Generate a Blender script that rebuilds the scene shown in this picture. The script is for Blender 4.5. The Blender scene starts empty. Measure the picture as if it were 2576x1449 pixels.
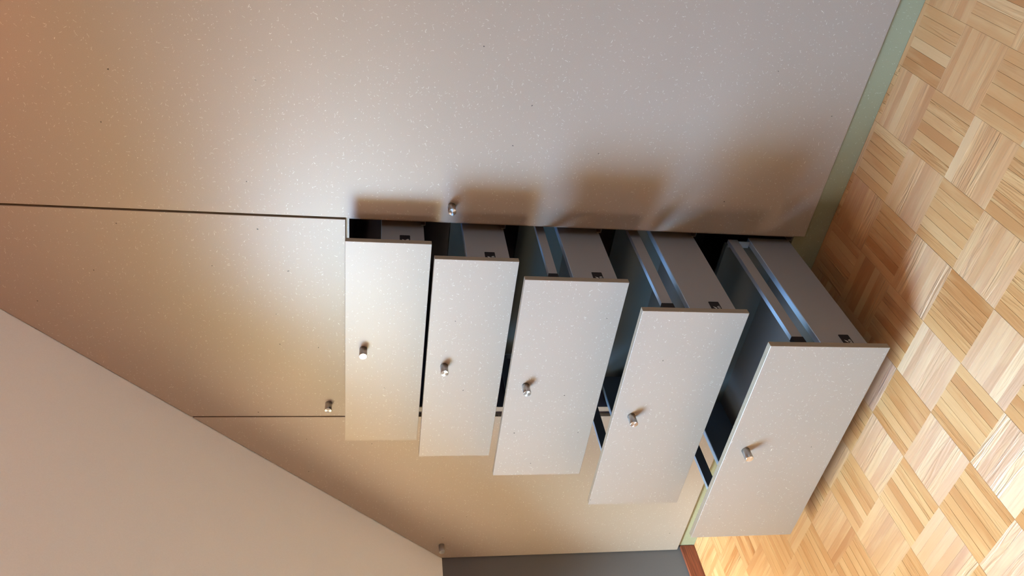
import bpy, bmesh, math, random
from mathutils import Vector, Matrix
random.seed(7)
sc = bpy.context.scene
COL = sc.collection
V = Vector

# ------------------------------------------------------------------ camera
cam = bpy.data.cameras.new('camera')
camo = bpy.data.objects.new('camera', cam); COL.objects.link(camo)
cam.sensor_fit = 'HORIZONTAL'; cam.sensor_width = 36
cam.lens = 36 * 1933.16 / 2576
cam.clip_start = 0.01; cam.clip_end = 50
XR = V((0.12488901, -0.12700547, -0.98400831))
YD = V((-0.8079086, -0.58870924, -0.02655425))
FW = V((-0.57592224, 0.79830511, -0.17613213))
M = Matrix((XR, -YD, -FW)).transposed().to_4x4()
M.translation = V((1.48800869, -1.46685801, 1.0839105))
camo.matrix_world = M
sc.camera = camo

# ------------------------------------------------------------------ view, world, lights
sc.view_settings.view_transform = 'Standard'
sc.view_settings.look = 'None'
sc.view_settings.gamma = 1
sc.view_settings.use_curve_mapping = False
sc.view_settings.exposure = 0.08
sc.cycles.diffuse_bounces = 6
sc.cycles.glossy_bounces = 4
sc.cycles.sample_clamp_indirect = 6

w = bpy.data.worlds.new('sky'); sc.world = w; w.use_nodes = True
bg = w.node_tree.nodes['Background']
bg.inputs[0].default_value = (0.55, 0.75, 1.0, 1)
bg.inputs[1].default_value = 1.0

SLOPE_M, SLOPE_C = 1.0750, 1.5345            # sloped ceiling: z = C + M x
def area(name, loc, target, sx, sy, power, color):
    l = bpy.data.lights.new(name, 'AREA'); l.shape = 'RECTANGLE'
    l.size = sx; l.size_y = sy; l.energy = power; l.color = color
    o = bpy.data.objects.new(name, l); COL.objects.link(o)
    o.location = loc
    o.rotation_euler = (V(target) - V(loc)).to_track_quat('-Z', 'Y').to_euler()
    return o
WX0, WX1, WY0, WY1 = -0.52, -0.02, -1.75, -0.85          # opening of the roof window (x and y range)
_n = V((SLOPE_M, 0, -1)).normalized()                     # from the opening into the room
_c = V(((WX0 + WX1) / 2, (WY0 + WY1) / 2, 0)); _c.z = SLOPE_C + SLOPE_M * _c.x
_p = _c - _n * 0.065
# warm sunlit brightness low in the roof window, bluer sky further out and higher up
area('daylight_roof_window', _p, _p + _n, 0.84, 0.68, 60, (1.0, 0.89, 0.52))
area('blue_sky_outside', (-1.0, -1.80, 1.72), (0.3, -0.5, 0.8), 1.0, 0.8, 215, (0.02, 0.38, 1.0))
area('daylight_steep', (0.20, -2.15, 2.8), (-0.6, -0.65, 0.1), 0.6, 0.6, 950, (0.60, 0.82, 1.0))
area('daylight_low', (-0.20, -2.70, 1.60), (-0.35, 0.0, 1.0), 0.6, 0.5, 105, (1.0, 0.76, 0.60))
area('blue_sky_high', (-1.15, -1.65, 2.75), (0.05, -0.7, 0.3), 0.7, 0.7, 105, (0.08, 0.58, 1.0))
area('added_side_fill', (2.66, -1.0, 1.15), (0.3, -0.5, 1.1), 0.9, 1.0, 6, (0.52, 0.74, 1.0))  # added fill from the right, lifts the sloped ceiling and drawer sides
area('added_orange_fill', (0.75, -0.75, 2.15), (0.5, 0.0, 1.6), 0.2, 0.2, 1.4, (1.0, 0.16, 0.02))  # orange fill added to warm the upper doors, no lamp fixture behind it

# ------------------------------------------------------------------ materials
def new_mat(name):
    m = bpy.data.materials.new(name); m.use_nodes = True
    nt = m.node_tree; nt.nodes.clear()
    out = nt.nodes.new('ShaderNodeOutputMaterial'); p = nt.nodes.new('ShaderNodeBsdfPrincipled')
    nt.links.new(p.outputs[0], out.inputs[0])
    return m, nt, p, out
def N(nt, t, **k):
    n = nt.nodes.new(t)
    for a, b in k.items(): setattr(n, a, b)
    return n
def link(nt, a, b): nt.links.new(a, b)
def math_(nt, op, a, b=None, c=None, clamp=False):
    n = N(nt, 'ShaderNodeMath', operation=op); n.use_clamp = clamp
    for i, v in enumerate((a, b, c)):
        if v is None: continue
        if isinstance(v, (int, float)): n.inputs[i].default_value = v
        else: link(nt, v, n.inputs[i])
    return n.outputs[0]
def mixc(nt, f, a, b, mode='MIX'):
    n = N(nt, 'ShaderNodeMix', data_type='RGBA', blend_type=mode)
    for s, v in ((n.inputs[0], f), (n.inputs[6], a), (n.inputs[7], b)):
        if isinstance(v, (int, float)): s.default_value = v
        elif isinstance(v, tuple): s.default_value = (*v, 1)
        else: link(nt, v, s)
    return n.outputs[2]
def simple(name, col, rough=0.5, metal=0.0, spec=0.5, noise=0.0, scale=200):
    m, nt, p, out = new_mat(name)
    p.inputs['Base Color'].default_value = (*col, 1)
    p.inputs['Roughness'].default_value = rough
    p.inputs['Metallic'].default_value = metal
    p.inputs['Specular IOR Level'].default_value = spec
    if noise:
        g = N(nt, 'ShaderNodeNewGeometry'); n = N(nt, 'ShaderNodeTexNoise'); n.inputs['Scale'].default_value = scale
        link(nt, g.outputs['Position'], n.inputs['Vector'])
        c = mixc(nt, n.outputs[0], tuple(v * (1 - noise) for v in col), tuple(min(1, v * (1 + noise)) for v in col))
        link(nt, c, p.inputs['Base Color'])
    return m

def mdf(name, col, fibre=(0.97, 0.93, 0.86), rough=0.42, amount=1.0, spec=0.5):
    """lacquered fibre board: fine mottle, pale curved fibres, a few dark specks"""
    m, nt, p, out = new_mat(name)
    g = N(nt, 'ShaderNodeNewGeometry')
    sep = N(nt, 'ShaderNodeSeparateXYZ'); link(nt, g.outputs['Position'], sep.inputs[0])
    plane = N(nt, 'ShaderNodeCombineXYZ')
    link(nt, math_(nt, 'ADD', sep.outputs[0], math_(nt, 'MULTIPLY', sep.outputs[1], 0.73)), plane.inputs[0])
    link(nt, sep.outputs[2], plane.inputs[1])
    # slight bending of the fibres
    nb = N(nt, 'ShaderNodeTexNoise'); nb.inputs['Scale'].default_value = 140
    link(nt, plane.outputs[0], nb.inputs['Vector'])
    vm = N(nt, 'ShaderNodeVectorMath', operation='SUBTRACT'); vm.inputs[1].default_value = (0.5, 0.5, 0.5)
    link(nt, nb.outputs['Color'], vm.inputs[0])
    vs = N(nt, 'ShaderNodeVectorMath', operation='SCALE'); vs.inputs['Scale'].default_value = 0.006
    link(nt, vm.outputs[0], vs.inputs[0])
    va = N(nt, 'ShaderNodeVectorMath', operation='ADD')
    link(nt, plane.outputs[0], va.inputs[0]); link(nt, vs.outputs[0], va.inputs[1])
    total = None
    for scale, keep, ln, wd, off in ((85, 0.22, 0.0026, 0.00022, 0.0), (130, 0.24, 0.0013, 0.00022, 3.7), (60, 0.12, 0.0040, 0.00022, 8.1)):
        o = N(nt, 'ShaderNodeVectorMath', operation='ADD'); o.inputs[1].default_value = (off, off * 0.37, 0)
        link(nt, va.outputs[0], o.inputs[0])
        vo = N(nt, 'ShaderNodeTexVoronoi', voronoi_dimensions='2D'); vo.inputs['Scale'].default_value = scale
        vo.inputs['Randomness'].default_value = 0.9
        link(nt, o.outputs[0], vo.inputs['Vector'])
        d = N(nt, 'ShaderNodeVectorMath', operation='SUBTRACT')
        link(nt, o.outputs[0], d.inputs[0]); link(nt, vo.outputs['Position'], d.inputs[1])
        cs = N(nt, 'ShaderNodeSeparateColor'); link(nt, vo.outputs['Color'], cs.inputs[0])
        rot = N(nt, 'ShaderNodeVectorRotate', rotation_type='Z_AXIS')
        link(nt, d.outputs[0], rot.inputs['Vector']); link(nt, math_(nt, 'MULTIPLY', cs.outputs[0], 6.2832), rot.inputs['Angle'])
        s2 = N(nt, 'ShaderNodeSeparateXYZ'); link(nt, rot.outputs[0], s2.inputs[0])
        lx = math_(nt, 'MULTIPLY', math_(nt, 'ADD', cs.outputs[2], 0.35), ln * 0.75)
        a = math_(nt, 'LESS_THAN', math_(nt, 'ABSOLUTE', s2.outputs[0]), lx)
        ay = math_(nt, 'ABSOLUTE', s2.outputs[1])
        b = math_(nt, 'SUBTRACT', 1.0, math_(nt, 'DIVIDE', ay, wd * 1.8), None, True)
        k = math_(nt, 'LESS_THAN', cs.outputs[1], keep)
        f = math_(nt, 'MULTIPLY', math_(nt, 'MULTIPLY', a, b), k)
        total = f if total is None else math_(nt, 'MAXIMUM', total, f)
    tot = math_(nt, 'MULTIPLY', total, amount, None, True)
    n1 = N(nt, 'ShaderNodeTexNoise'); n1.inputs['Scale'].default_value = 900; n1.inputs['Detail'].default_value = 3
    link(nt, plane.outputs[0], n1.inputs['Vector'])
    n2 = N(nt, 'ShaderNodeTexNoise'); n2.inputs['Scale'].default_value = 9; n2.inputs['Detail'].default_value = 4
    link(nt, plane.outputs[0], n2.inputs['Vector'])
    c = mixc(nt, n1.outputs[0], tuple(v * 0.80 for v in col), tuple(v * 1.20 for v in col))
    c = mixc(nt, n2.outputs[0], mixc(nt, 1.0, c, (0.95, 0.95, 0.94), 'MULTIPLY'), c)
    # rare dark specks
    vd = N(nt, 'ShaderNodeTexVoronoi', voronoi_dimensions='2D'); vd.inputs['Scale'].default_value = 9
    link(nt, va.outputs[0], vd.inputs['Vector'])
    cd = N(nt, 'ShaderNodeSeparateColor'); link(nt, vd.outputs['Color'], cd.inputs[0])
    sp = math_(nt, 'MULTIPLY', math_(nt, 'LESS_THAN', vd.outputs['Distance'], 0.012), math_(nt, 'LESS_THAN', cd.outputs[0], 0.25))
    c = mixc(nt, sp, c, (0.05, 0.035, 0.025))
    c = mixc(nt, tot, c, fibre)
    link(nt, c, p.inputs['Base Color'])
    p.inputs['Roughness'].default_value = rough
    p.inputs['Specular IOR Level'].default_value = spec
    link(nt, math_(nt, 'SUBTRACT', rough, math_(nt, 'MULTIPLY', tot, 0.12)), p.inputs['Roughness'])
    bp = N(nt, 'ShaderNodeBump'); bp.inputs['Strength'].default_value = 0.06; bp.inputs['Distance'].default_value = 0.0005
    link(nt, n1.outputs[0], bp.inputs['Height']); link(nt, bp.outputs[0], p.inputs['Normal'])
    return m

def parquet():
    m, nt, p, out = new_mat('parquet_wood')
    oi = N(nt, 'ShaderNodeObjectInfo'); g = N(nt, 'ShaderNodeNewGeometry')
    rnd = math_(nt, 'FRACT', math_(nt, 'ADD', oi.outputs['Random'], g.outputs['Random Per Island']))
    rnd2 = math_(nt, 'FRACT', math_(nt, 'MULTIPLY', rnd, 17.31))
    rnd3 = math_(nt, 'FRACT', math_(nt, 'MULTIPLY', rnd, 57.77))
    uv = N(nt, 'ShaderNodeUVMap'); uv.uv_map = 'grain'
    s = N(nt, 'ShaderNodeSeparateXYZ'); link(nt, uv.outputs[0], s.inputs[0])
    def vec(ku, kv, off):
        c = N(nt, 'ShaderNodeCombineXYZ')
        link(nt, math_(nt, 'ADD', math_(nt, 'MULTIPLY', s.outputs[0], ku), math_(nt, 'MULTIPLY', rnd2, 90.0 + off)), c.inputs[0])
        link(nt, math_(nt, 'MULTIPLY', s.outputs[1], kv), c.inputs[1])
        link(nt, math_(nt, 'MULTIPLY', rnd, 60.0 + off), c.inputs[2])
        return c.outputs[0]
    fine = N(nt, 'ShaderNodeTexNoise'); fine.inputs['Scale'].default_value = 1; fine.inputs['Detail'].default_value = 4
    link(nt, vec(10, 300, 0), fine.inputs['Vector'])
    wav = N(nt, 'ShaderNodeTexNoise'); wav.inputs['Scale'].default_value = 1; wav.inputs['Detail'].default_value = 2
    wav.inputs['Distortion'].default_value = 0.8
    link(nt, vec(8, 95, 5), wav.inputs['Vector'])
    big = N(nt, 'ShaderNodeTexNoise'); big.inputs['Scale'].default_value = 1; big.inputs['Detail'].default_value = 2
    link(nt, vec(8, 50, 11), big.inputs['Vector'])
    ramp = N(nt, 'ShaderNodeValToRGB'); e = ramp.color_ramp
    stops = [(0.0, (0.37, 0.14, 0.042)), (0.05, (0.43, 0.19, 0.070)), (0.45, (0.475, 0.225, 0.086)), (0.85, (0.51, 0.26, 0.108)), (1.0, (0.55, 0.31, 0.145))]
    e.elements[0].position = 0; e.elements[0].color = (*stops[0][1], 1)
    e.elements[1].position = 1; e.elements[1].color = (*stops[-1][1], 1)
    for pos, c in stops[1:-1]:
        el = e.elements.new(pos); el.color = (*c, 1)
    link(nt, rnd3, ramp.inputs[0])
    c = mixc(nt, math_(nt, 'MULTIPLY', math_(nt, 'SUBTRACT', fine.outputs[0], 0.38), 0.5, None, True), ramp.outputs[0], mixc(nt, 1.0, ramp.outputs[0], (0.80, 0.66, 0.50), 'MULTIPLY'))
    c = mixc(nt, math_(nt, 'MULTIPLY', math_(nt, 'SUBTRACT', big.outputs[0], 0.5), 2.4, None, True), c, (0.57, 0.33, 0.15))
    knot = N(nt, 'ShaderNodeTexNoise'); knot.inputs['Scale'].default_value = 1; knot.inputs['Detail'].default_value = 1
    link(nt, vec(24, 60, 29), knot.inputs['Vector'])
    c = mixc(nt, math_(nt, 'MULTIPLY', math_(nt, 'SUBTRACT', knot.outputs[0], 0.74), 3.0, None, True), c, (0.36, 0.16, 0.06))
    link(nt, c, p.inputs['Base Color'])
    link(nt, math_(nt, 'ADD', 0.42, math_(nt, 'MULTIPLY', rnd2, 0.14)), p.inputs['Roughness'])
    p.inputs['Specular IOR Level'].default_value = 0.75
    p.inputs['Anisotropic'].default_value = 0.85
    p.inputs['Anisotropic Rotation'].default_value = 0.25
    tg = N(nt, 'ShaderNodeTangent', direction_type='UV_MAP', uv_map='grain')
    link(nt, tg.outputs[0], p.inputs['Tangent'])
    h = math_(nt, 'ADD', math_(nt, 'MULTIPLY', wav.outputs[0], 1.0), math_(nt, 'MULTIPLY', fine.outputs[0], 0.08))
    amp = math_(nt, 'ADD', 0.12, math_(nt, 'MULTIPLY', math_(nt, 'POWER', rnd, 3.0), 1.2))
    bp = N(nt, 'ShaderNodeBump'); bp.inputs['Distance'].default_value = 0.0045
    link(nt, amp, bp.inputs['Strength'])
    link(nt, h, bp.inputs['Height']); link(nt, bp.outputs[0], p.inputs['Normal'])
    return m

def red_wood():
    m, nt, p, out = new_mat('baseboard_wood')
    g = N(nt, 'ShaderNodeNewGeometry')
    mp = N(nt, 'ShaderNodeMapping'); mp.inputs['Scale'].default_value = (200, 12, 330)
    link(nt, g.outputs['Position'], mp.inputs[0])
    n = N(nt, 'ShaderNodeTexNoise'); n.inputs['Scale'].default_value = 1; n.inputs['Detail'].default_value = 4
    link(nt, mp.outputs[0], n.inputs['Vector'])
    f = math_(nt, 'MULTIPLY', math_(nt, 'SUBTRACT', n.outputs[0], 0.3), 2.0, None, True)
    link(nt, mixc(nt, f, (0.10, 0.020, 0.010), (0.30, 0.075, 0.03)), p.inputs['Base Color'])
    p.inputs['Roughness'].default_value = 0.45
    return m

def brushed(name, col, rough, radial):
    m, nt, p, out = new_mat(name)
    p.inputs['Metallic'].default_value = 1; p.inputs['Base Color'].default_value = (*col, 1)
    p.inputs['Roughness'].default_value = rough
    if radial:
        p.inputs['Anisotropic'].default_value = 0.85
        t = N(nt, 'ShaderNodeTangent', direction_type='RADIAL', axis='Z')
        link(nt, t.outputs[0], p.inputs['Tangent'])
    return m

def painted(name, col, rough=0.85, bump=0.15, scale=350):
    m, nt, p, out = new_mat(name)
    g = N(nt, 'ShaderNodeNewGeometry'); n = N(nt, 'ShaderNodeTexNoise')
    n.inputs['Scale'].default_value = scale; n.inputs['Detail'].default_value = 3
    link(nt, g.outputs['Position'], n.inputs['Vector'])
    link(nt, mixc(nt, n.outputs[0], tuple(v * 0.96 for v in col), tuple(min(1, v * 1.04) for v in col)), p.inputs['Base Color'])
    p.inputs['Roughness'].default_value = rough; p.inputs['Specular IOR Level'].default_value = 0.25
    b = N(nt, 'ShaderNodeBump'); b.inputs['Strength'].default_value = bump; b.inputs['Distance'].default_value = 0.0006
    link(nt, n.outputs[0], b.inputs['Height']); link(nt, b.outputs[0], p.inputs['Normal'])
    return m

def pane_glass():
    m, nt, p, out = new_mat('window_glass'); nt.nodes.remove(p)
    t = N(nt, 'ShaderNodeBsdfTransparent'); gl = N(nt, 'ShaderNodeBsdfGlossy'); gl.inputs['Roughness'].default_value = 0.0
    t.inputs[0].default_value = (0.96, 0.98, 0.97, 1)
    mx = N(nt, 'ShaderNodeMixShader'); mx.inputs[0].default_value = 0.06
    link(nt, t.outputs[0], mx.inputs[1]); link(nt, gl.outputs[0], mx.inputs[2]); link(nt, mx.outputs[0], out.inputs[0])
    return m

MDF = mdf('fibreboard_lacquered', (0.300, 0.237, 0.192), fibre=(0.66, 0.60, 0.53), amount=0.9, spec=0.7, rough=0.42)
MDF_EDGE = mdf('fibreboard_edge', (0.27, 0.21, 0.155), amount=0.0, rough=0.6, spec=0.3)
MDF_GREEN = mdf('fibreboard_greenish', (0.25, 0.245, 0.155), fibre=(0.6, 0.6, 0.5), amount=0.7, rough=0.5)
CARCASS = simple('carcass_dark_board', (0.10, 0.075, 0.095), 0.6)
WALL_DARK = painted('wall_paint_dark_grey', (0.125, 0.120, 0.122))
WALL_WHITE = painted('ceiling_paint_offwhite', (0.92, 0.92, 0.91))
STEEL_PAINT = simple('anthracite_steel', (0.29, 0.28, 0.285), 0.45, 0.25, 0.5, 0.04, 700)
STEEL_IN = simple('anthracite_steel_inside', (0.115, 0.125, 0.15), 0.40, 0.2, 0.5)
STEEL_TOP_SKY = simple('steel_top_sky_tint', (0.42, 0.54, 0.72), 0.35, 0.4, 0.7)  # blue sky glint painted into the base colour of the steel tops
BOARD_IN = simple('drawer_board_anthracite', (0.14, 0.122, 0.115), 0.55, 0, 0.4)
BACK_IN = simple('drawer_back_anthracite', (0.11, 0.12, 0.115), 0.55, 0, 0.4)
CLIP = simple('bracket_light_grey', (0.40, 0.44, 0.48), 0.4, 0.4)
BLACK = simple('black_plastic', (0.012, 0.009, 0.011), 0.55, 0, 0.2)
PRINT = simple('print_light_grey', (0.42, 0.41, 0.40), 0.6)
ZINC = simple('runner_zinc', (0.45, 0.45, 0.46), 0.35, 0.9)
NICKEL = brushed('brushed_nickel_side', (0.40, 0.37, 0.35), 0.30, False)
NICKEL_F = brushed('turned_nickel_face', (0.86, 0.84, 0.82), 0.28, True)
PARQ = parquet()
SUBFLOOR = simple('joint_filler', (0.34, 0.19, 0.085), 0.8)
REDW = red_wood()
GLASS = pane_glass()
FRAME = simple('window_frame_white', (0.75, 0.74, 0.72), 0.5)
WHITE_WALL = painted('wall_paint_warm_white', (0.50, 0.40, 0.30))

# ------------------------------------------------------------------ mesh helpers
def obj(name, bm, mats, parent=None, recalc=True):
    if recalc: bmesh.ops.recalc_face_normals(bm, faces=bm.faces)
    me = bpy.data.meshes.new(name); bm.to_mesh(me); bm.free()
    for m in (mats if isinstance(mats, (list, tuple)) else [mats]): me.materials.append(m)
    o = bpy.data.objects.new(name, me); COL.objects.link(o)
    if parent is not None:
        o.parent = parent
        # meshes are written in room coordinates; move them into the parent's frame
        off = parent_loc(parent)
        me.transform(Matrix.Translation(-off))
    return o
def parent_loc(o):
    l = V((0, 0, 0))
    while o is not None:
        l += o.location; o = o.parent
    return l
def box(x0, x1, y0, y1, z0, z1, bm=None, bevel=0.0, mi=0):
    b = bmesh.new()
    r = bmesh.ops.create_cube(b, size=1)
    for v in b.verts:
        v.co = V((x0 if v.co.x < 0 else x1, y0 if v.co.y < 0 else y1, z0 if v.co.z < 0 else z1))
    if bevel: bmesh.ops.bevel(b, geom=b.edges[:], offset=bevel, segments=1, affect='EDGES')
    for f in b.faces: f.material_index = mi
    if bm is None: return b
    me = bpy.data.meshes.new('t'); b.to_mesh(me); b.free(); bm.from_mesh(me); bpy.data.meshes.remove(me)
    return bm
def prism_y(pts, y0, y1, bm=None, bevel=0.0):
    """polygon in x,z extruded along y"""
    b = bmesh.new()
    f = b.faces.new([b.verts.new((x, y0, z)) for x, z in pts])
    r = bmesh.ops.extrude_face_region(b, geom=[f])
    for v in [g for g in r['geom'] if isinstance(g, bmesh.types.BMVert)]: v.co.y = y1
    bmesh.ops.recalc_face_normals(b, faces=b.faces)
    if bevel: bmesh.ops.bevel(b, geom=b.edges[:], offset=bevel, segments=1, affect='EDGES')
    if bm is None: return b
    me = bpy.data.meshes.new('t'); b.to_mesh(me); b.free(); bm.from_mesh(me); bpy.data.meshes.remove(me)
    return bm
def empty(name, loc, label, cat, group=None):
    o = bpy.data.objects.new(name, None); COL.objects.link(o); o.location = loc; o.empty_display_size = 0.1
    o['label'] = label; o['category'] = cat
    if group: o['group'] = group
    return o
def struct(o, label=None):
    o['kind'] = 'structure'
    if label: o['label'] = label
    return o
def slope(x): return SLOPE_C + SLOPE_M * x

# ------------------------------------------------------------------ the setting
XL = -0.627                     # face of the left baseboard and end of the plinth
YP = 0.0139                     # plane of the carcass fronts and plinth
RX0, RX1, RY0, RY1 = -0.636, 2.7, -3.0, 0.50
RIDGE = 1.30; ZC = slope(RIDGE)
fl = struct(obj('floor', box(RX0, RX1, RY0, RY1, -0.03, -0.0008), SUBFLOOR), 'mosaic parquet floor of small wooden strips in a basket pattern')
struct(obj('wall_left', box(RX0 - 0.12, RX0, RY0, RY1, 0, slope(RX0)), WALL_DARK), 'low dark grey knee wall left of the cupboards')
bb = box(RX0, XL, RY0, YP, 0, 0.050, bevel=0.0012)
struct(obj('baseboard_left', bb, REDW), 'reddish brown wooden baseboard along the dark grey wall')
struct(obj('wall_back', box(RX0, RX1, RY1, RY1 + 0.1, 0, ZC), WHITE_WALL), 'wall behind the built-in cupboards')
struct(obj('wall_front', box(RX0, RX1, RY0 - 0.1, RY0, 0, ZC), WHITE_WALL), 'wall behind the photographer')
# right wall, with an opening for the unseen window added as fill
fy0, fy1, fz0, fz1 = -1.55, -0.45, 0.6, 1.7
bm = bmesh.new()
box(RX1, RX1 + 0.1, RY0, fy0, 0, ZC, bm); box(RX1, RX1 + 0.1, fy1, RY1, 0, ZC, bm)
box(RX1, RX1 + 0.1, fy0, fy1, 0, fz0, bm); box(RX1, RX1 + 0.1, fy0, fy1, fz1, ZC, bm)
struct(obj('wall_right', bm, WHITE_WALL), 'right wall of the attic room with the added fill window')
bm = bmesh.new()
for a in ((fy0, fy0 + .05, fz0, fz1), (fy1 - .05, fy1, fz0, fz1), (fy0 + .05, fy1 - .05, fz0, fz0 + .05), (fy0 + .05, fy1 - .05, fz1 - .05, fz1)):
    box(RX1 + .02, RX1 + .08, a[0], a[1], a[2], a[3], bm)
w2 = struct(obj('added_fill_window', bm, FRAME), 'unseen white framed window added in the right wall for fill light')
obj('pane', box(RX1 + .048, RX1 + .052, fy0 + .05, fy1 - .05, fz0 + .05, fz1 - .05), GLASS, w2)
# sloped ceiling with the opening of the roof window
def slab(xa, xb, ya, yb, th=0.06, bm=None, lo=0.0):
    n = V((-SLOPE_M, 0, 1)).normalized()
    bm = bm or bmesh.new()
    vs = []
    for t in (lo, th):
        for x, y in ((xa, ya), (xb, ya), (xb, yb), (xa, yb)):
            vs.append(bm.verts.new(V((x, y, slope(x))) + n * t))
    for q in ((0, 1, 2, 3), (4, 5, 6, 7), (0, 1, 5, 4), (1, 2, 6, 5), (2, 3, 7, 6), (3, 0, 4, 7)):
        bm.faces.new([vs[i] for i in q])
    return bm
bm = bmesh.new()
XA = RX0 - 0.05
slab(XA, WX0, RY0, RY1, bm=bm); slab(WX1, RIDGE, RY0, RY1, bm=bm)
slab(WX0, WX1, RY0, WY0, bm=bm); slab(WX0, WX1, WY1, RY1, bm=bm)
box(RIDGE, RX1, RY0, RY1, ZC, ZC + 0.06, bm)
struct(obj('ceiling', bm, WALL_WHITE), 'off-white sloped attic ceiling above the cupboards')
bm = bmesh.new(); fw = 0.035
slab(WX0, WX0 + fw, WY0, WY1, 0.05, bm, 0.01); slab(WX1 - fw, WX1, WY0, WY1, 0.05, bm, 0.01)
slab(WX0 + fw, WX1 - fw, WY0, WY0 + fw, 0.05, bm, 0.01); slab(WX0 + fw, WX1 - fw, WY1 - fw, WY1, 0.05, bm, 0.01)
w1 = struct(obj('window_1', bm, FRAME), 'white framed roof window in the sloped ceiling')
obj('pane', slab(WX0 + fw, WX1 - fw, WY0 + fw, WY1 - fw, 0.034, None, 0.03), GLASS, w1)

# ------------------------------------------------------------------ parquet
PX, PXO, PY, PYO, NS = 0.1280, 0.0105, 0.1272, 0.0005, 6
def strip_mesh():
    bm = bmesh.new(); uvl = bm.loops.layers.uv.new('grain')
    add_strip(bm, uvl, V((0, 0, 0)), True, 0, 0)
    me = bpy.data.meshes.new('strip'); bm.to_mesh(me); bm.free(); me.materials.append(PARQ); return me
def add_strip(bm, uvl, c, alongx, tilt, dz, clip=None):
    L, Wd = PX / 2 - 0.00010, PY / NS / 2 - 0.00012
    ch = 0.00015
    vs = []
    for z, i in ((-0.008, 0), (-ch, 0), (0, ch)):
        for sx, sy in ((-1, -1), (1, -1), (1, 1), (-1, 1)):
            u, v = sx * (L - i), sy * (Wd - i)
            zz = z + (dz + tilt * v if z > -0.004 else 0)
            x, y = (u, v) if alongx else (-v, u)
            X, Y = c.x + x, c.y + y
            if clip is not None: Y = min(Y, clip)
            vs.append((bm.verts.new((X, Y, c.z + zz)), (u, v)))
    fs = [(8, 9, 10, 11)] + [(a + o, b + o, b + o + 4, a + o + 4) for o in (0, 4) for a, b in ((0, 1), (1, 2), (2, 3), (3, 0))]
    for q in fs:
        f = bm.faces.new([vs[i][0] for i in q])
        for lp, i in zip(f.loops, q): lp[uvl].uv = vs[i][1]
strips = []
for i in range(-6, 21):
    for j in range(-1, 24):
        x0, y1 = PXO + i * PX, PYO - j * PY
        ax = (i + j) % 2 == 1   # strips along x in the square x .39-.52, y -.63..-.51
        for k in range(NS):
            if ax: c = V((x0 + PX / 2, y1 - PY * (k + .5) / NS, 0))
            else: c = V((x0 + PX * (k + .5) / NS, y1 - PY / 2, 0))
            if j == -1:
                if ax:
                    if k != NS - 1: continue
            if c.x < RX0 + (PX / 2 if ax else 0.005) - 0.03 or c.y > YP + 0.07: continue
            strips.append((c, ax, i, j, k))
CP = camo.matrix_world.translation
def project(p):
    d = p - CP; z = d.dot(FW)
    return (1288 + 1933.16 * d.dot(XR) / z, 724.5 + 1933.16 * d.dot(YD) / z, z)
def hidden(p):
    # behind the lowest drawer (x 0-.6, y -.405-0, z .064-.323) seen from the camera
    d = p - CP
    t0, t1 = 0.0, 0.999
    for a, lo, hi in ((0, 0, .6), (1, -.405, 0.0), (2, .064, .323)):
        if abs(d[a]) < 1e-9: continue
        ta, tb = sorted(((lo - CP[a]) / d[a], (hi - CP[a]) / d[a])); t0, t1 = max(t0, ta), min(t1, tb)
    return t0 < t1
seen, rest = [], []
for s in strips:
    u, v, z = project(s[0])
    if -30 < u < 2606 and -30 < v < 1479 and s[3] >= 0 and not hidden(s[0]): seen.append((z, s))
    else: rest.append(s)
seen.sort(key=lambda t: t[0])
rest += [s for _, s in seen[300:]]

smesh = strip_mesh()
random.seed(11)
for z, (c, ax, i, j, k) in seen[:300]:
    o = bpy.data.objects.new('parquet_strip', smesh); COL.objects.link(o); o.parent = fl
    o.location = (c.x, c.y, c.z + random.uniform(-0.00012, 0.00012))
    o.rotation_euler = (random.gauss(0, 0.005), 0, 0 if ax else math.pi / 2)
bm = bmesh.new(); uvl = bm.loops.layers.uv.new('grain')
for c, ax, i, j, k in rest:
    if c.x < RX0 or c.x > RX1 or c.y < RY0: continue
    add_strip(bm, uvl, c, ax, random.gauss(0, 0.006), random.uniform(-0.00012, 0.00012), YP - 0.0005)
o = obj('parquet_strips', bm, PARQ, fl); o['kind'] = 'stuff'

# ------------------------------------------------------------------ knobs
def knob(x, y, z, parent):
    """turned nickel knob standing out towards -y; its own axis is local z"""
    bm = bmesh.new(); R = 0.0090; L = 0.026; n = 40
    prof = [(0.0083, 0), (R, 0.0006), (R, L - 0.0007), (R - 0.0007, L)]
    rings = [[bm.verts.new((r * math.cos(2 * math.pi * k / n), r * math.sin(2 * math.pi * k / n), h)) for k in range(n)] for r, h in prof]
    for a, b in zip(rings, rings[1:]):
        for k in range(n):
            f = bm.faces.new((a[k], a[(k + 1) % n], b[(k + 1) % n], b[k])); f.smooth = True
    c = bm.verts.new((0, 0, L))
    for k in range(n):
        f = bm.faces.new((rings[-1][k], rings[-1][(k + 1) % n], c)); f.material_index = 1
    me = bpy.data.meshes.new('knob'); bm.to_mesh(me); bm.free()
    me.materials.append(NICKEL); me.materials.append(NICKEL_F)
    o = bpy.data.objects.new('knob', me); COL.objects.link(o)
    o.parent = parent; o.location = V((x, y, z)) - parent_loc(parent)
    o.rotation_euler = (math.pi / 2, 0, 0)
    o['label'] = 'short round turned metal knob'
    return o

# ------------------------------------------------------------------ cupboards
T = 0.0139                        # board thickness of fronts
YB = 0.46                         # back of the carcasses
DB = 0.064                        # lower edge of all fronts
EDGE = 0.0006
H = 0.0015                        # half of the shadow gap

def front(name, pts, parent, y=0.0, label=None):
    bm = prism_y(pts, y, y + T - 0.0003, bevel=EDGE)
    for f in bm.faces:
        if abs(f.normal.y) < 0.1: f.material_index = 1      # cut edges of the board
    o = obj(name, bm, [MDF, MDF_EDGE], parent)
    if label: o['label'] = label
    return o

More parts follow.
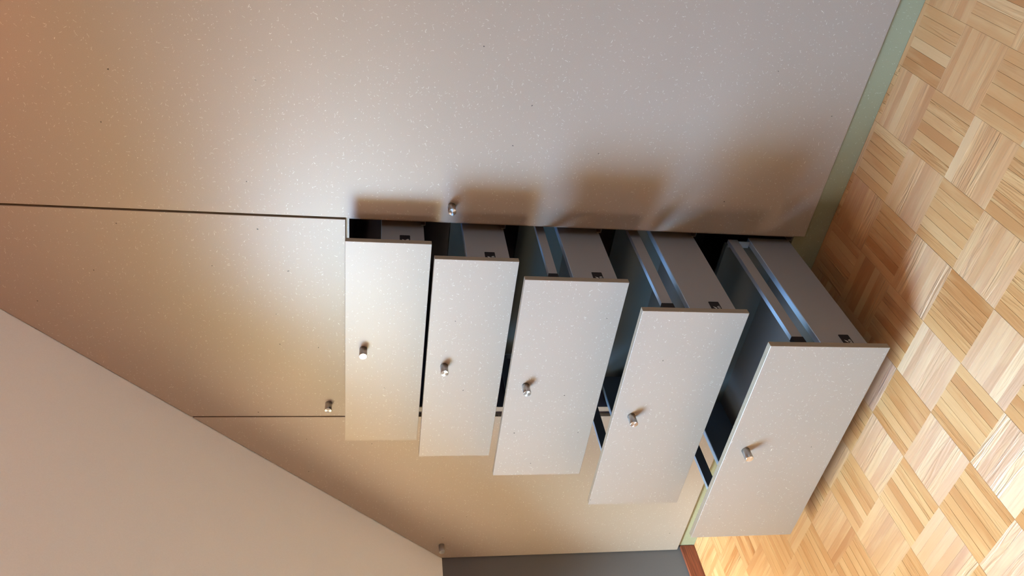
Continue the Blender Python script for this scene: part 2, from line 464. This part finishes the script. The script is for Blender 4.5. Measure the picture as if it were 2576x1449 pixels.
# left cabinet -----------------------------------------------------
left = empty('cabinet', (-0.31, 0.2, 0.0), 'low fibreboard cabinet with slanted top, closed, against the dark grey wall', 'cabinet')
Lx0, Lx1 = -0.626, 0.0022
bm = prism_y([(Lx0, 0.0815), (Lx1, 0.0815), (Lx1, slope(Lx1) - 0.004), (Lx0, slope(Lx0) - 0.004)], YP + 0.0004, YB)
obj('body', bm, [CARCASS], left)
DX0, DX1 = -0.631, -0.0022
d = front('door', [(DX0, DB), (DX1, DB), (DX1, slope(DX1) - 0.003), (DX0, slope(DX0) - 0.003)], left)
knob(-0.5648, 0, 0.857, d)

# right cabinet ----------------------------------------------------
right = empty('cabinet', (0.93, 0.2, 0.0), 'tall fibreboard cabinet with one large closed door, right of the open drawers', 'cabinet')
Rx0, Rx1 = 0.6045, 1.262
GX0 = 0.6060
ztR = 2.45
obj('body', prism_y([(Rx0 + .006, 0.0815), (Rx1, 0.0815), (Rx1, ztR), (ztR and (ztR + 0.0 - SLOPE_C + 0.004) / SLOPE_M, ztR), (Rx0 + .006, slope(Rx0 + .006) - 0.004)], YP + 0.0004, YB), [CARCASS], right)
d = front('door', [(GX0, DB), (1.258, DB), (1.258, ztR), ((ztR - SLOPE_C + 0.003) / SLOPE_M, ztR), (GX0, slope(GX0) - 0.003)], right)
knob(0.6465, 0, 0.9223, d)

# middle cabinet with five open drawers ------------------------------
mid = empty('cabinet', (0.30, 0.2, 0.0), 'middle fibreboard cabinet with five drawers pulled out like a staircase', 'cabinet')
CX0, CX1 = 0.0030, 0.6095         # outer faces of the carcass sides
IX0, IX1 = 0.0195, 0.5955         # inner faces
OB = 0.0815                       # top of the bottom board = top of the plinth face
def panel(name, x0, x1, z0, z1, y0=YP + 0.0004, y1=YB):
    bm = bmesh.new()
    box(x0, x1, y0 + 0.0025, y1, z0, z1, bm, mi=0)
    box(x0, x1, y0, y0 + 0.0025, z0, z1, bm, mi=1)
    return obj(name, bm, [CARCASS, MDF], mid)
ztop = lambda x: slope(x) - 0.004
bm = bmesh.new()
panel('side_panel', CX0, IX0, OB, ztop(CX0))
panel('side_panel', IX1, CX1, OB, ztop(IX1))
panel('shelf', IX0, IX1, 1.1425, 1.1565)
obj('bottom_panel', box(IX0, IX1, YP + 0.0165, YB, OB - 0.0155, OB - 0.0001), CARCASS, mid)
obj('back_panel', box(IX0, IX1, YB - 0.006, YB, OB, 1.142), CARCASS, mid)
d = front('door', [(H, 1.1500), (0.6010, 1.1500), (0.6010, slope(0.6010) - 0.003), (H, slope(H) - 0.003)], mid,
          label='upper door above the drawers, cut to the slope')
knob(0.0469, 0, 1.1920, d)

# top z, bottom z of fronts; pull; box bottom, side top; rail z
DR = [(1.1470, 0.9660, 0.08498, 0.9790, 1.0725, None),
      (0.9630, 0.7840, 0.14052, 0.7970, 0.8910, None),
      (0.7810, 0.5580, 0.20572, 0.5700, 0.6680, (0.7000, 0.7190)),
      (0.5550, 0.3260, 0.30196, 0.3350, 0.4380, (0.4700, 0.4940)),
      (0.3230, 0.0640, 0.40532, 0.0850, 0.1910, (0.2225, 0.2465))]
SX0, SX1 = 0.0240, 0.5795         # outer faces of the drawer box
STH = 0.0150                      # steel side thickness
NLEN = 0.405
def make_drawer(idx, zt, zb, pull, b0, b1, rail):
    yf = -pull; yb = yf + T; ye = yb + NLEN
    dr = obj('drawer', box(SX0 + STH, SX1 - STH, yb + 0.0004, ye, b0 + 0.006, b0 + 0.020), BOARD_IN, mid)
    dr['label'] = ['topmost drawer, pulled out least', 'second drawer from the top, pulled out a little', 'middle drawer with side rails, pulled out part way',
                   'fourth drawer with side rails, pulled out more than half', 'lowest and deepest drawer, pulled out furthest'][idx]
    front('front_panel', [(0.0, zb), (0.6, zb), (0.6, zt), (0.0, zt)], dr, yf)
    knob(0.3050, yf, zt - 0.0415, dr)
    btop = rail[1] + 0.001 if rail else b1 - 0.001
    # back panel with two slots in the larger drawers
    obj('back_panel', box(SX0 + STH, SX1 - STH, ye, ye + 0.014, b0 + 0.006, btop), BACK_IN, dr)
    for side in (0, 1):
        xo, xi = (SX0, SX0 + STH) if side == 0 else (SX1, SX1 - STH)
        sg = 1 if side == 0 else -1
        # folded steel side: outer skin, chamfered glossy top with painted sky tint, dark inside
        bm = bmesh.new()
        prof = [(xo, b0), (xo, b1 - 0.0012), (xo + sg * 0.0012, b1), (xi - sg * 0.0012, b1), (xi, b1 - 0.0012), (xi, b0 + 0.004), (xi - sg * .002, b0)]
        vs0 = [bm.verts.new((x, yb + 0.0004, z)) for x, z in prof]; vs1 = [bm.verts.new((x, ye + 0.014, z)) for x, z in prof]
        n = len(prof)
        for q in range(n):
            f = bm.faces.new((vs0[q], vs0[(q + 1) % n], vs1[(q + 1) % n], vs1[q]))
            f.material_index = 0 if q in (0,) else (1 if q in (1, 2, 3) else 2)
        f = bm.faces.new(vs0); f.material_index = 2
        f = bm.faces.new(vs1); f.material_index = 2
        obj('side_panel', bm, [STEEL_PAINT, STEEL_TOP_SKY, STEEL_IN], dr)
        # cap with printed mark near the front
        c0, c1 = b0 + 0.031, b0 + 0.0535
        cy0, cy1 = yb + 0.001, yb + 0.0495
        bm = bmesh.new()
        t = -sg * 0.0009
        r = 0.0016; pts = []
        for cx, cz, a0 in ((cy1 - r, c1 - r, 0), (cy0 + r, c1 - r, 90), (cy0 + r, c0 + r, 180), (cy1 - r, c0 + r, 270)):
            for k in range(4):
                a = math.radians(a0 + 30 * k); pts.append((cx + r * math.cos(a), cz + r * math.sin(a)))
        va = [bm.verts.new((xo - t * 0.0, y, z)) for y, z in pts]; vb = [bm.verts.new((xo + t, y, z)) for y, z in pts]
        bm.faces.new(va); bm.faces.new(vb)
        for q in range(len(pts)): bm.faces.new((va[q], va[(q + 1) % len(pts)], vb[(q + 1) % len(pts)], vb[q]))
        obj('cover_cap', bm, BLACK, dr)['label'] = 'small black cover cap'
        if side == 1:
            xs = xo + abs(t) + 0.00015
            # printed word, reading from the front towards the back, last letters towards the back
            cu = bpy.data.curves.new('print', 'FONT'); cu.body = 'Hettich'; cu.size = 0.0098; cu.extrude = 0.00005; cu.align_x = 'RIGHT'
            cu.offset = 0.00022
            to = bpy.data.objects.new('print', cu); COL.objects.link(to)
            bpy.context.view_layer.update()
            me = bpy.data.meshes.new_from_object(to.evaluated_get(bpy.context.evaluated_depsgraph_get()))
            bpy.data.objects.remove(to)
            # text x -> room +y, text y -> room +z, seen from +x
            me.transform(Matrix(((0, 0, 1, xs), (1, 0, 0, cy1 - 0.0150), (0, 1, 0, c0 + 0.0026), (0, 0, 0, 1))))
            bm = bmesh.new(); bm.from_mesh(me); bpy.data.meshes.remove(me)
            # the leaf-shaped mark above the last letters
            lf = [(-0.0255, 0.0108), (-0.0230, 0.0105), (-0.0195, 0.0125), (-0.0168, 0.0178), (-0.0205, 0.0165), (-0.0238, 0.0140)]
            bm.faces.new([bm.verts.new((xs + 0.0001, cy1 + a, c0 + b)) for a, b in lf])
            obj('printed_mark', bm, PRINT, dr, recalc=False)['label'] = 'small light grey word with a leaf-like mark'
        if rail:
            ra, rb = (xo + sg * 0.0005, xo + sg * 0.0105)
            xa, xb = sorted((ra, rb))
            bm = bmesh.new()
            y0, y1 = yb + 0.0405, ye + 0.004
            vs = {}
            z0, z1 = rail
            for yi, yy in enumerate((y0, y1)):
                for xi_, xx in enumerate((xa, xb)):
                    for zi, zz in enumerate((z0, z1)): vs[(xi_, yi, zi)] = bm.verts.new((xx, yy, zz))
            F = [((0, 0, 0), (0, 1, 0), (0, 1, 1), (0, 0, 1)), ((1, 0, 0), (1, 1, 0), (1, 1, 1), (1, 0, 1)), ((0, 0, 1), (1, 0, 1), (1, 1, 1), (0, 1, 1)),
                 ((0, 0, 0), (1, 0, 0), (1, 1, 0), (0, 1, 0)), ((0, 0, 0), (1, 0, 0), (1, 0, 1), (0, 0, 1)), ((0, 1, 0), (1, 1, 0), (1, 1, 1), (0, 1, 1))]
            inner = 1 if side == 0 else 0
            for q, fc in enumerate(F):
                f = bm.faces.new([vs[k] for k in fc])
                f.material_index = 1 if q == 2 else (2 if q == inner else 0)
            obj('rail', bm, [STEEL_PAINT, STEEL_TOP_SKY, STEEL_IN], dr)
            # tapered black holder between rail and front
            bm = bmesh.new(); e = 0.0006
            za, zc_ = z0 - e, z1 + e
            A = [(xa - e, za), (xb + e, za), (xb + e, zc_), (xa - e, zc_)]
            g = 0.0045
            B = [(xa - e - (g if side == 1 else 0), za - 0.001), (xb + e + (g if side == 0 else 0), za - 0.001), (xb + e + (g if side == 0 else 0), zc_ + 0.001), (xa - e - (g if side == 1 else 0), zc_ + 0.001)]
            v1 = [bm.verts.new((x, y0 + 0.001, z)) for x, z in A]; v2 = [bm.verts.new((x, yb + 0.0004, z)) for x, z in B]
            bm.faces.new(v1); bm.faces.new(v2)
            for q in range(4): bm.faces.new((v1[q], v1[(q + 1) % 4], v2[(q + 1) % 4], v2[q]))
            obj('rail_holder', bm, BLACK, dr)['label'] = 'black plastic holder at the front end of the rail'
            # light bracket at the back corner behind the rail
            xa2, xb2 = (xi - 0.001, xo - 0.001) if side == 1 else (xo + 0.001, xi + 0.001)
            xa2, xb2 = sorted((xa2 - 0.003, xb2 - 0.001))
            bm = bmesh.new()
            box(xa2, xb2, ye - 0.0025, ye - 0.0005, b1 + 0.001, rail[1] - 0.001, bm)
            obj('corner_bracket', bm, CLIP, dr)['label'] = 'light grey bracket at the back corner'
        # cabinet runner beside and below the box
        bm = bmesh.new(); b0 = max(b0, OB + 0.0045)
        if side == 1:
            box(SX1 + 0.0035, SX1 + 0.0047, YP + 0.004, 0.42, b0 - 0.004, b0 + 0.006, bm)
            box(SX1 + 0.0047, IX1 - 0.0002, YP + 0.004, 0.42, b0 - 0.004, b0 - 0.0028, bm)
            box(IX1 - 0.0012, IX1 - 0.0002, YP + 0.004, 0.42, b0 - 0.0028, b0 + 0.030, bm)
        else:
            box(IX0 + 0.0002, IX0 + 0.0012, YP + 0.004, 0.42, b0 - 0.004, b0 + 0.030, bm)
        obj('runner', bm, ZINC, mid)
for i, a in enumerate(DR): make_drawer(i, *a)

# ------------------------------------------------------------------ plinth
p = obj('plinth', box(XL + 0.0004, 1.262, YP, YP + 0.016, 0, OB - 0.0002, bevel=0.0004), MDF_GREEN)
p['label'] = 'greenish fibreboard plinth board running under all the cabinets'; p['category'] = 'plinth'
